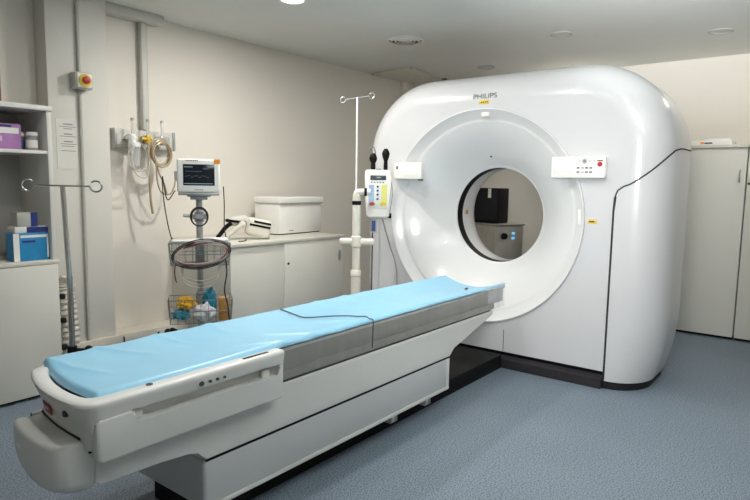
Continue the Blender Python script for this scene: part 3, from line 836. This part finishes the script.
b = B(); lathe(b, [(.028, -.035), (.032, -.03), (.032, .03), (.028, .035)], (0, .02, 1.065), 'Z', 24); cyl(b, (-.1, -.02, 1.075), (-.03, 0, 1.07), .011); rbox(b, (-.045, -.03, 1.05), (.045, -.004, 1.085), .006); obj('clamp', b, 'galv', t, True)
def basket(z0, z1, w, d, name, nb=9):
    b = B()
    for z, g in ((z0, .0), (z1, .012), ((z0+z1)/2, .006)):
        w2, d2 = w/2+g, d+g
        tube(b, [(-w2, -d2, z), (w2, -d2, z), (w2, -.02, z), (-w2, -.02, z)], .0028, 6, False, True)
    for i in range(nb):
        f = -1+2*i/(nb-1)
        tube(b, [(f*w/2, -.02, z1), (f*w/2, -.02, z0), (f*w/2, -d, z0), (f*(w/2+.012), -d-.012, z1)], .0018, 6, False)
    for i in range(1, 5):
        y = -.02-(d-.02)*i/5
        tube(b, [(-w/2-.012, y, z1), (-w/2, y, z0), (w/2, y, z0), (w/2+.012, y, z1)], .0018, 6, False)
    return obj(name, b, 'chrome', t, True)
basket(.765, .905, .36, .20, 'upper_basket')
basket(.385, .54, .38, .20, 'lower_basket')
b = B(); rbox(b, (-.19, -.20, .905), (.19, .03, .915), .003); obj('shelf_plate', b, 'galv', t, True)
b = B(); rbox(b, (-.03, -.02, .36), (.03, .0, .56), .003); rbox(b, (-.03, -.02, .74), (.03, 0, .92), .003); obj('basket_bracket', b, 'galv', t, True)

mon = thing('patient_monitor', 'small white patient monitor with dark screen on the grey stand', 'monitor', (SX, SY, 1.2265), RZ)
mon.scale = (.93, .93, .93)
b = B(); rbox(b, (-.146, -.075, 0), (.146, -.035, .238), .016, 3); obj('bezel', b, 'plwhite', mon, True)
b = B(); rbox(b, (-.135, -.04, .006), (.135, .09, .23), .02, 3); obj('rear_case', b, 'cream', mon, True)
sc_ = obj('screen', box((-.105, -.0775, .052), (.108, -.074, .20), .003), 'screen', mon, True)
b = B()
rbox(b, (-.098, -.0785, .178), (-.04, -.0774, .184)); rbox(b, (.03, -.0785, .168), (.07, -.0774, .171)); rbox(b, (-.098, -.0785, .062), (.095, -.0774, .068)); rbox(b, (-.09, -.0785, .15), (.02, -.0774, .1515))
for k in range(9): rbox(b, (-.09+k*.018, -.0785, .115+.006*math.sin(k*2.2)), (-.075+k*.018, -.0774, .1165+.006*math.sin(k*2.2)))
obj('screen_trace', b, 'trace', sc_, True)
obj('orange_sticker', box((.104, -.0772, .205), (.146, -.0742, .237)), 'orange', mon, True, label='orange corner sticker')
b = B()
for k in range(7): rbox(b, (-.085+k*.012, -.0765, .222), (-.077+k*.012, -.0748, .229))
obj('maker_lettering', b, 'ink', mon, True)
b = B()
for k in range(5): rbox(b, (-.028+k*.012, -.0765, .019), (-.02+k*.012, -.0748, .026))
obj('button_row', b, 'greyink', mon, True)
b = B(); cyl(b, (-.15, -.01, .11), (-.14, -.01, .11), .02); rbox(b, (-.165, -.03, .08), (-.145, .02, .15), .004); obj('cable_port', b, 'cream', mon, True)

def loc2w(p):
    c, s = math.cos(RZ), math.sin(RZ); return V((SX+p[0]*c-p[1]*s, SY+p[0]*s+p[1]*c, p[2]))
def lp(pts): return [loc2w(p) for p in pts]
b = B()
pts = [(.0+.055*math.cos(q), -.045, 1.07+.062*math.sin(q)) for q in [2*PI*i/24 for i in range(24)]]
tube(b, lp(pts), .005, 8, False, True)
tube(b, lp([(.0+.05*math.cos(q), -.055, 1.066+.058*math.sin(q)) for q in [2*PI*i/24 for i in range(24)]]), .004, 8, False, True)
single('cable_coil', b, 'cable', 'black cable coil hung on the monitor stand pole', 'cable')
for k, (m_, r_, off, nm) in enumerate((('cablered', .0042, 0, 'maroon'), ('cablegrey', .0045, .008, 'grey'), ('cablepink', .0042, -.008, 'pale'), ('cable', .0036, .016, 'black'))):
    b = B()
    n = 40
    for w in range(2):
        pts = []
        for i in range(n):
            q = 2*PI*i/n
            a, c = .170-.009*w+off*.8, .076+off-.009*w
            x, z = a*math.cos(q), c*math.sin(q)
            tilt = .16
            pts.append((x*math.cos(tilt)-z*math.sin(tilt)+.01, -.222-.006*w-.004*k+.012*math.sin(3*q+k), .842+x*math.sin(tilt)+z*math.cos(tilt)))
        tube(b, lp(pts), r_, 7, False, True)
    if k == 0:
        tube(b, lp([(-.14, -.23, .82), (-.155, -.225, .74), (-.15, -.22, .68), (-.145, -.22, .66)]), .004)
    single('sensor_cable', b, m_, f'{nm} sensor cable looped in front of the upper wire basket', 'cable')
b = B()
tube(b, lp([(.158, -.02, 1.27), (.162, -.03, 1.15), (.16, -.04, 1.0), (.17, -.06, .93)]), .0035)
single('power_cable', b, 'cable', 'black cable hanging straight down from the right of the monitor', 'cable')
b = B(); tube(b, lp([(-.15, 0, 1.24), (-.2, -.02, 1.18), (-.225, -.05, 1.33), (-.22, -.08, 1.2), (-.20, -.1, 1.05), (-.18, -.1, .95), (-.165, -.11, .918)]), .0035)
single('sensor_cable', b, 'cable', 'thin black cable hanging from the left side of the monitor', 'cable')
b = B(); tube(b, lp([(.155, -.23, .84), (.165, -.225, .72), (.15, -.215, .60), (.17, -.22, .50), (.18, -.22, .40), (.22, -.18, .30), (.24, -.1, .2)]), .0045)
single('mains_cable', b, 'cable', 'black cable hanging from the upper basket past the amber box', 'cable')
b = B()
for k in range(3): tube(b, lp([(-.12+.01*k, -.2, .77), (-.10, -.205, .70-.02*k), (.0, -.21, .665-.022*k), (.10, -.205, .70-.02*k), (.14-.01*k, -.2, .78)]), .0028)
single('clear_tube', b, 'tubeclear', 'thin clear tubes looping under the upper wire basket', 'tube')
def blob(c, r, sc, seed, amp=.25, n=22):
    b = B(); bmesh.ops.create_uvsphere(b, u_segments=n, v_segments=n//2, radius=1)
    for v in b.verts:
        d = v.co.normalized(); k = 1+amp*noise.noise(d*2.2+V((seed, 0, 0)))+amp*.6*noise.noise(d*5+V((0, seed, 0)))
        v.co = V((d.x*sc[0]*k*r, d.y*sc[1]*k*r, d.z*sc[2]*k*r))
    zmin = min(v.co.z for v in b.verts)
    for v in b.verts: v.co = V(c)+v.co-V((0, 0, zmin))
    cc, ss = math.cos(RZ), math.sin(RZ)
    for v in b.verts: v.co = loc2w(v.co)
    return b
ZB2 = .389
single('teal_bag', blob((-.125, -.11, ZB2), .05, (1.1, 1.1, .62), 2, .5, 30), 'teal', 'flat teal plastic packet at left of the lower wire basket', 'packet')
single('yellow_bag', blob((-.092, -.125, ZB2+.072), .05, (1.15, .8, .75), 5, .5, 30), 'bagyellow', 'crumpled yellow plastic bag on top of the flat teal packet', 'packet')
single('white_bag', blob((.022, -.145, ZB2), .05, (1.3, .7, 1.0), 8, .5, 30), 'bagwhite', 'crumpled white printed plastic packet in the lower wire basket', 'packet')
single('teal_bag', blob((.06, -.065, ZB2), .045, (.9, .6, 2.0), 11, .4, 30), 'teal', 'teal plastic packet standing behind the white packet', 'packet')
b = B(); rbox(b, (-.031, -.035, 0), (.031, .035, .15), .003)
bmesh.ops.rotate(b, verts=b.verts, cent=(0, 0, 0), matrix=Matrix.Rotation(RZ, 3, 'Z')); bmesh.ops.translate(b, verts=b.verts, vec=loc2w((.145, -.125, ZB2)))
single('amber_box', b, 'amber', 'upright amber box at right end of the lower wire basket', 'box')
b = B(); rbox(b, (-.17, -.20, .916), (.0, -.06, .926), .002)
for v in b.verts: v.co = loc2w(v.co)
single('paper_pad', b, 'paper', 'white paper pad lying on the monitor stand shelf', 'paper')
b = B(); rbox(b, (.02, -.205, .916), (.18, -.07, .934), .008)
for v in b.verts: v.co = loc2w(v.co)
single('blood_pressure_cuff', b, 'bagwhite', 'pale folded cuff lying at right on the monitor stand shelf', 'cuff')

# ------------------------------------------------------------------ counter cabinet and what stands on it
t = thing('counter_cabinet', 'low pale sideboard cabinet with two sliding doors along left wall', 'cabinet', (3.45, 3.9, 0))
obj('carcass', box((2.79, 3.535, .03), (4.07, YW-.004, .815), .002), 'cab', t)
obj('worktop', box((2.78, 3.505, .815), (4.085, YW-.004, .84), .003), 'cabedge', t)
o = obj('sliding_door', box((2.792, 3.523, .045), (3.36, 3.536, .814), .001), 'cab', t)
o = obj('sliding_door', box((3.335, 3.512, .045), (4.062, 3.5225, .814), .001), 'cab', t)
b = B(); lathe(b, [(.009, 3.506), (.011, 3.512)], (3.375, 0, .64), 'Y', 16); obj('lock', b, 'dark', o)
b = B(); lathe(b, [(.002, 0), (.02, .001)], (0, 0, 0), 'Y', 20); bmesh.ops.scale(b, verts=b.verts, vec=(1, 1, 2.6)); bmesh.ops.translate(b, verts=b.verts, vec=(4.015, 3.5105, .655)); obj('finger_pull', b, 'galv', o)
obj('plinth', box((2.81, 3.56, 0), (4.05, YW-.02, .03)), 'dark', t)

bx = thing('cool_box', 'white lidded box standing on the sideboard against the left wall', 'box', (3.585, 3.845, .8405), math.radians(4))
obj('body', box((0, 0, .008), (.585, .30, .275), .008), 'plwhite', bx, True)
b = B(); rbox(b, (-.012, -.014, .278), (.605, .312, .335), .012, 3); obj('lid', b, 'plwhite', bx, True)
obj('gap', box((.004, .004, .272), (.581, .296, .28)), 'galv', bx, True)
obj('foot_rail', box((.02, .01, 0), (.565, .29, .009)), 'dark', bx, True)
b = B()
for k in range(6): rbox(b, (.125+k*.011, -.001, .03), (.133+k*.011, .0005, .038))
obj('lettering', b, 'greyink', bx, True)
obj('lid_stripe', box((.003, -.0155, .276), (.60, -.0125, .285)), 'conduit', bx, True)

dv = thing('handheld_device', 'white device with two black stripes and black curved handle on the sideboard', 'device', (3.2, 3.72, .8405), math.radians(-35))
# local x to the right, y away from the camera
def tilt(b, ang, piv): bmesh.ops.rotate(b, verts=b.verts, cent=piv, matrix=Matrix.Rotation(ang, 3, 'Y'))
b = B(); rbox(b, (-.09, -.06, .0), (.105, .06, .145), .028, 4); tilt(b, math.radians(12), (.1, 0, 0)); bmesh.ops.translate(b, verts=b.verts, vec=(0, 0, .003)); obj('body', b, 'cream', dv, True)
for z in (.085, .115):
    b = B(); rbox(b, (-.07+(.03 if z > .1 else 0), -.064, z), (.098, -.05, z+.017), .003); tilt(b, math.radians(12), (.1, 0, 0)); obj('black_stripe', b, 'black', dv, True)
b = B(); rbox(b, (-.215, -.05, .125), (-.05, .05, .20), .032, 4); tilt(b, math.radians(-8), (-.05, 0, .15)); obj('head', b, 'trunk', dv, True)
b = B(); rbox(b, (-.235, -.054, .125), (-.075, .03, .148), .008); tilt(b, math.radians(6), (-.05, 0, .15)); obj('black_band', b, 'black', dv, True)
b = B(); tube(b, [(-.19, -.04, .135), (-.235, -.045, .10), (-.27, -.045, .055), (-.30, -.045, .018)], .017, 10); obj('handle', b, 'black', dv, True)
b = B(); tube(b, [(-.10, -.06, .13), (-.16, -.07, .085), (-.22, -.075, .035), (-.235, -.075, .02)], .0175, 10); obj('grip', b, 'cream', dv, True)
b = B(); ball(b, (-.105, -.055, .125), .03, (1, .8, .9)); obj('joint', b, 'cream', dv, True)
b = B(); rbox(b, (.098, -.02, .0), (.118, .03, .10), .004); obj('end_cap', b, 'conduit', dv, True)
b = B()
tube(b, [(2.95, 3.62, .846), (3.0, 3.62, .8445), (3.06, 3.66, .8445), (3.1, 3.72, .8445)], .004)
single('black_lead', b, 'cable', 'short black lead lying at the left end of the sideboard', 'cable')

# ------------------------------------------------------------------ contrast injector stand
KX, KY = 3.345, 2.765
ST = thing('injector_stand', 'white pole stand beside the scanner carrying the injector head and drip hooks', 'stand', (KX, KY, 0))
castor_base(ST, (KX, KY), .24, 'pole', 5, .1, .5)
b = B(); cyl(b, (KX, KY, .08), (KX, KY, .62), .036, n=24); obj('lower_pole', b, 'pole', ST)
b = B(); lathe(b, [(.036, .62), (.04, .625), (.04, .66), (.034, .67)], (KX, KY, 0), 'Z', 24); obj('collar', b, 'cream', ST)
b = B(); cyl(b, (KX, KY, .66), (KX, KY, 1.22), .030, n=24); obj('middle_pole', b, 'pole', ST)
b = B(); lathe(b, [(.031, 1.15), (.034, 1.155), (.034, 1.175), (.031, 1.18)], (KX, KY, 0), 'Z', 24); obj('black_ring', b, 'black', ST)
ax = V((.61, -.79, 0))
b = B()
tube(b, [V((KX, KY, 1.19)), V((KX, KY, 1.235)), V((KX, KY, 1.245))+ax*.03, V((KX, KY, 1.245))+ax*.10], .024, 14); obj('elbow', b, 'pole', ST)
b = B(); cyl(b, V((KX, KY, 1.245))+ax*.055, V((KX, KY, 1.245))+ax*.075, .029); obj('elbow_ring', b, 'black', ST)
b = B(); cyl(b, (KX+.03, KY+.03, .9), (KX+.03, KY+.03, 1.93), .0075, n=12); obj('drip_pole', b, 'plwhite', ST)
b = B(); iv_hooks(b, (KX+.03, KY+.03, 1.925), .085, (.64, -.75, .16), .0042, .02); obj('hook_bar', b, 'galv', ST)
b = B()
rbox(b, (-.125, -.026, .852), (.135, .026, .905), .018, 3)
bmesh.ops.rotate(b, verts=b.verts, cent=(0, 0, 0), matrix=Matrix.Rotation(math.atan2(-.79, .61), 3, 'Z')); bmesh.ops.translate(b, verts=b.verts, vec=(KX, KY, 0))
obj('cross_handle', b, 'pole', ST)
b = B(); lathe(b, [(.034, .84), (.04, .845), (.04, .915), (.034, .92)], (KX, KY, 0), 'Z', 24); obj('clamp', b, 'cream', ST)
HZ = math.atan2(-.79, .61)
HX, HY = 3.60, 2.765
hd = thing('contrast_injector', 'white contrast injector control head with keypad and two black syringe plungers', 'injector', (HX, HY, 1.05), HZ)
b = B(); prism(b, [(-.088, .015), (-.070, .0), (.070, .0), (.088, .015), (.102, .30), (.098, .352), (.085, .362), (-.085, .362), (-.098, .352), (-.102, .30)], 'Y', -.065, .065, .014, 3); obj('housing', b, 'plwhite', hd, True)
obj('bottom_band', box((-.08, -.05, -.012), (.08, .05, .003), .01, 3), 'conduit', hd, True)
fp = obj('face_panel', box((-.072, -.0675, .07), (.07, -.0645, .26), .002), 'pan', hd, True)
obj('panel_stripe', box((-.070, -.0685, .09), (-.03, -.067, .25)), 'panblue', fp, True)
obj('panel_stripe', box((.028, -.0685, .09), (.068, -.067, .25)), 'panyel', fp, True)
obj('lcd', box((-.06, -.0685, .285), (.06, -.0645, .32), .002), 'lcd', hd, True)
b = B()
for k in range(5): rbox(b, (-.055+k*.022, -.0685, .262), (-.043+k*.022, -.067, .272))
obj('key_row', b, 'greyink', hd, True)
for z in (.235, .205, .175, .142):
    b = B(); lathe(b, [(.008, -.071), (.009, -.067)], (-.003, 0, z), 'Y', 16); obj('key', b, 'label_blue', fp, True)
b = B(); lathe(b, [(.016, -.073), (.018, -.067)], (0, 0, 0), 'Y', 20); bmesh.ops.scale(b, verts=b.verts, vec=(1.3, 1, .8)); bmesh.ops.translate(b, verts=b.verts, vec=(-.045, 0, .105)); obj('stop_key', b, 'red', fp, True, label='red oval key')
b = B(); lathe(b, [(.016, -.073), (.018, -.067)], (0, 0, 0), 'Y', 20); bmesh.ops.scale(b, verts=b.verts, vec=(1.3, 1, .8)); bmesh.ops.translate(b, verts=b.verts, vec=(.04, 0, .105)); obj('start_key', b, 'yellow', fp, True, label='yellow oval key')
for x, h in ((-.04, .02), (.055, .055)):
    b = B(); lathe(b, [(.016, .355), (.016, .40), (.014, .40+h*.5), (.026, .41+h), (.03, .43+h), (.024, .45+h), (.012, .468+h)], (x, 0, 0), 'Z', 18); obj('syringe_plunger', b, 'black', hd, True)
b = B(); tube(b, [(-.025, .03, .36), (-.025, .03, .50), (-.045, .03, .535), (-.068, .03, .52)], .0045, 8); obj('hook', b, 'chrome', hd, True)
b = B(); rbox(b, (-.055, -.03, -.115), (-.0, .03, -.01), .006); obj('holder', b, 'conduit', hd, True)
obj('blue_label', box((-.045, -.0315, -.105), (-.015, -.0295, -.025)), 'label_blue', hd, True, label='blue label')
b = B(); tube(b, [(3.60, 2.72, 1.045), (3.62, 2.70, .95), (3.66, 2.68, .82), (3.70, 2.66, .70), (3.715, 2.65, .55), (3.71, 2.66, .30), (3.66, 2.72, .05), (3.60, 2.75, .008)], .0062)
single('injector_cable', b, 'cablegrey', 'grey cable hanging from the injector head in front of the scanner', 'cable')
b = B(); tube(b, [(3.655, 2.69, 1.36), (3.665, 2.675, 1.25), (3.65, 2.68, 1.12), (3.63, 2.70, 1.06)], .003)
single('thin_cable', b, 'cablegrey', 'thin grey lead running down the right side of the injector head', 'cable')

# ------------------------------------------------------------------ cupboards at right, far wall
def cupboard(y0, y1, label):
    t = thing('tall_cupboard', label, 'cupboard', (6.2, (y0+y1)/2, 0), 0, 'pale cupboards along the far wall')
    obj('carcass', box((5.92, y0+.002, .03), (XB-.004, y1-.002, 1.665), .002), 'cab', t)
    obj('top_board', box((5.885, y0, 1.665), (XB-.004, y1, 1.692), .002), 'cabedge', t)
    mid = (y0+y1)/2
    d = obj('door', box((5.895, y0+.004, .025), (5.92, mid-.003, 1.66), .002), 'cab', t)
    b = B(); tube(b, [(5.893, y0+.045, 1.475), (5.87, y0+.045, 1.465), (5.867, y0+.045, 1.425), (5.87, y0+.045, 1.385), (5.893, y0+.045, 1.375)], .006, 8); obj('handle', b, 'galv', d)
    d = obj('door', box((5.895, mid+.003, .025), (5.92, y1-.004, 1.66), .002), 'cab', t)
    b = B(); lathe(b, [(.009, 5.889), (.011, 5.895)], (0, y1-.02, 1.36), 'X', 14); obj('lock', b, 'dark', d)
    obj('plinth', box((5.93, y0+.01, 0), (XB-.02, y1-.01, .03)), 'black', t)
cupboard(.6, 1.56, 'pale two-door cupboard with curved handle right beside the scanner')
cupboard(-.36, .596, 'pale two-door cupboard with small lock at the far right edge')
t = thing('paper_stack', 'flat white boxes with orange printed edge lying on the cupboard', 'box', (6.05, .88, 1.6925))
obj('body', box((5.95, .73, 1.6925), (6.22, 1.04, 1.735), .004), 'paper', t)
obj('orange_print', box((5.9488, .945, 1.704), (5.951, .975, 1.722)), 'orange', t)
obj('printed_line', box((5.9488, .88, 1.705), (5.951, .942, 1.718)), 'ink', t)
b = B(); rbox(b, (5.99, .75, 1.7355), (6.17, .94, 1.752), .004)
single('paper_packet', b, 'bagwhite', 'crumpled white packet lying on top of the flat white boxes', 'packet')

# ------------------------------------------------------------------ behind the bore
t = thing('steel_cart', 'brushed steel cabinet cart with dark knob seen through the scanner bore', 'cart', (5.45, 2.68, 0), math.radians(60))
# local: origin at the near corner; -y is the right-hand face (as seen from the bore), -x the left-hand face
LX, LY = .52, .34
obj('body', box((0, -LY, .1), (LX, 0, .905), .012), 'steel', t, True)
obj('top', box((-.015, -LY-.015, .905), (LX+.015, .015, .925), .008), 'steel', t, True)
b = B(); lathe(b, [(.026, -.034), (.032, -.03), (.032, .0)], (0, -.10, .80), 'X', 22); obj('knob', b, 'black', t, True, label='dark knob')
for z in (.815, .765): obj('indicator', box((-.004, -.235, z), (.002, -.20, z+.024), .002), 'led', t, True, label='blue indicator')
obj('side_seam', box((.25, -.002, .12), (.254, .0015, .9)), 'galv', t, True)
for x in (.06, LX-.06):
    for y in (-.06, -LY+.06):
        b = B(); cyl(b, (x, y-.012, .05), (x, y+.012, .05), .05, n=20); cyl(b, (x, y, .07), (x, y, .102), .012); obj('castor', b, 'black', t, True)
t = thing('black_monitor', 'black boxy equipment case standing on the steel cart behind the bore', 'equipment', (5.65, 2.83, .9255))
obj('case', box((5.55, 2.70, .9255), (5.78, 3.03, 1.285), .01), 'black', t)
obj('front_bezel', box((5.538, 2.715, .95), (5.552, 3.02, 1.27), .005), 'dark', t)
obj('tag', box((5.5355, 2.785, 1.185), (5.539, 2.82, 1.28)), 'cream', t, label='pale hanging tag')

# ------------------------------------------------------------------ camera, world, view
cam = bpy.data.cameras.new('camera'); co = bpy.data.objects.new('camera', cam); COL.objects.link(co)
cam.sensor_width = 36; cam.lens = 589/750*36; cam.clip_start = .05
yaw, pit, rol = math.radians(37.72), math.radians(6.332), math.radians(.961)
f = V((math.cos(yaw)*math.cos(pit), math.sin(yaw)*math.cos(pit), -math.sin(pit)))
rt = f.cross(V((0, 0, 1))).normalized(); up = rt.cross(f)
rt2 = math.cos(rol)*rt+math.sin(rol)*up; up2 = rt2.cross(f)
mw = Matrix((rt2, up2, -f)).transposed().to_4x4(); mw.translation = (0, 0, 1.3)
co.matrix_world = mw
S.camera = co
w = bpy.data.worlds.new('world'); S.world = w; w.use_nodes = True
w.node_tree.nodes['Background'].inputs[0].default_value = (.8, .85, .9, 1)
w.node_tree.nodes['Background'].inputs[1].default_value = .05
S.view_settings.view_transform = 'Standard'; S.view_settings.look = 'None'
S.view_settings.gamma = 1; S.view_settings.exposure = 0.0
S.view_settings.use_curve_mapping = False
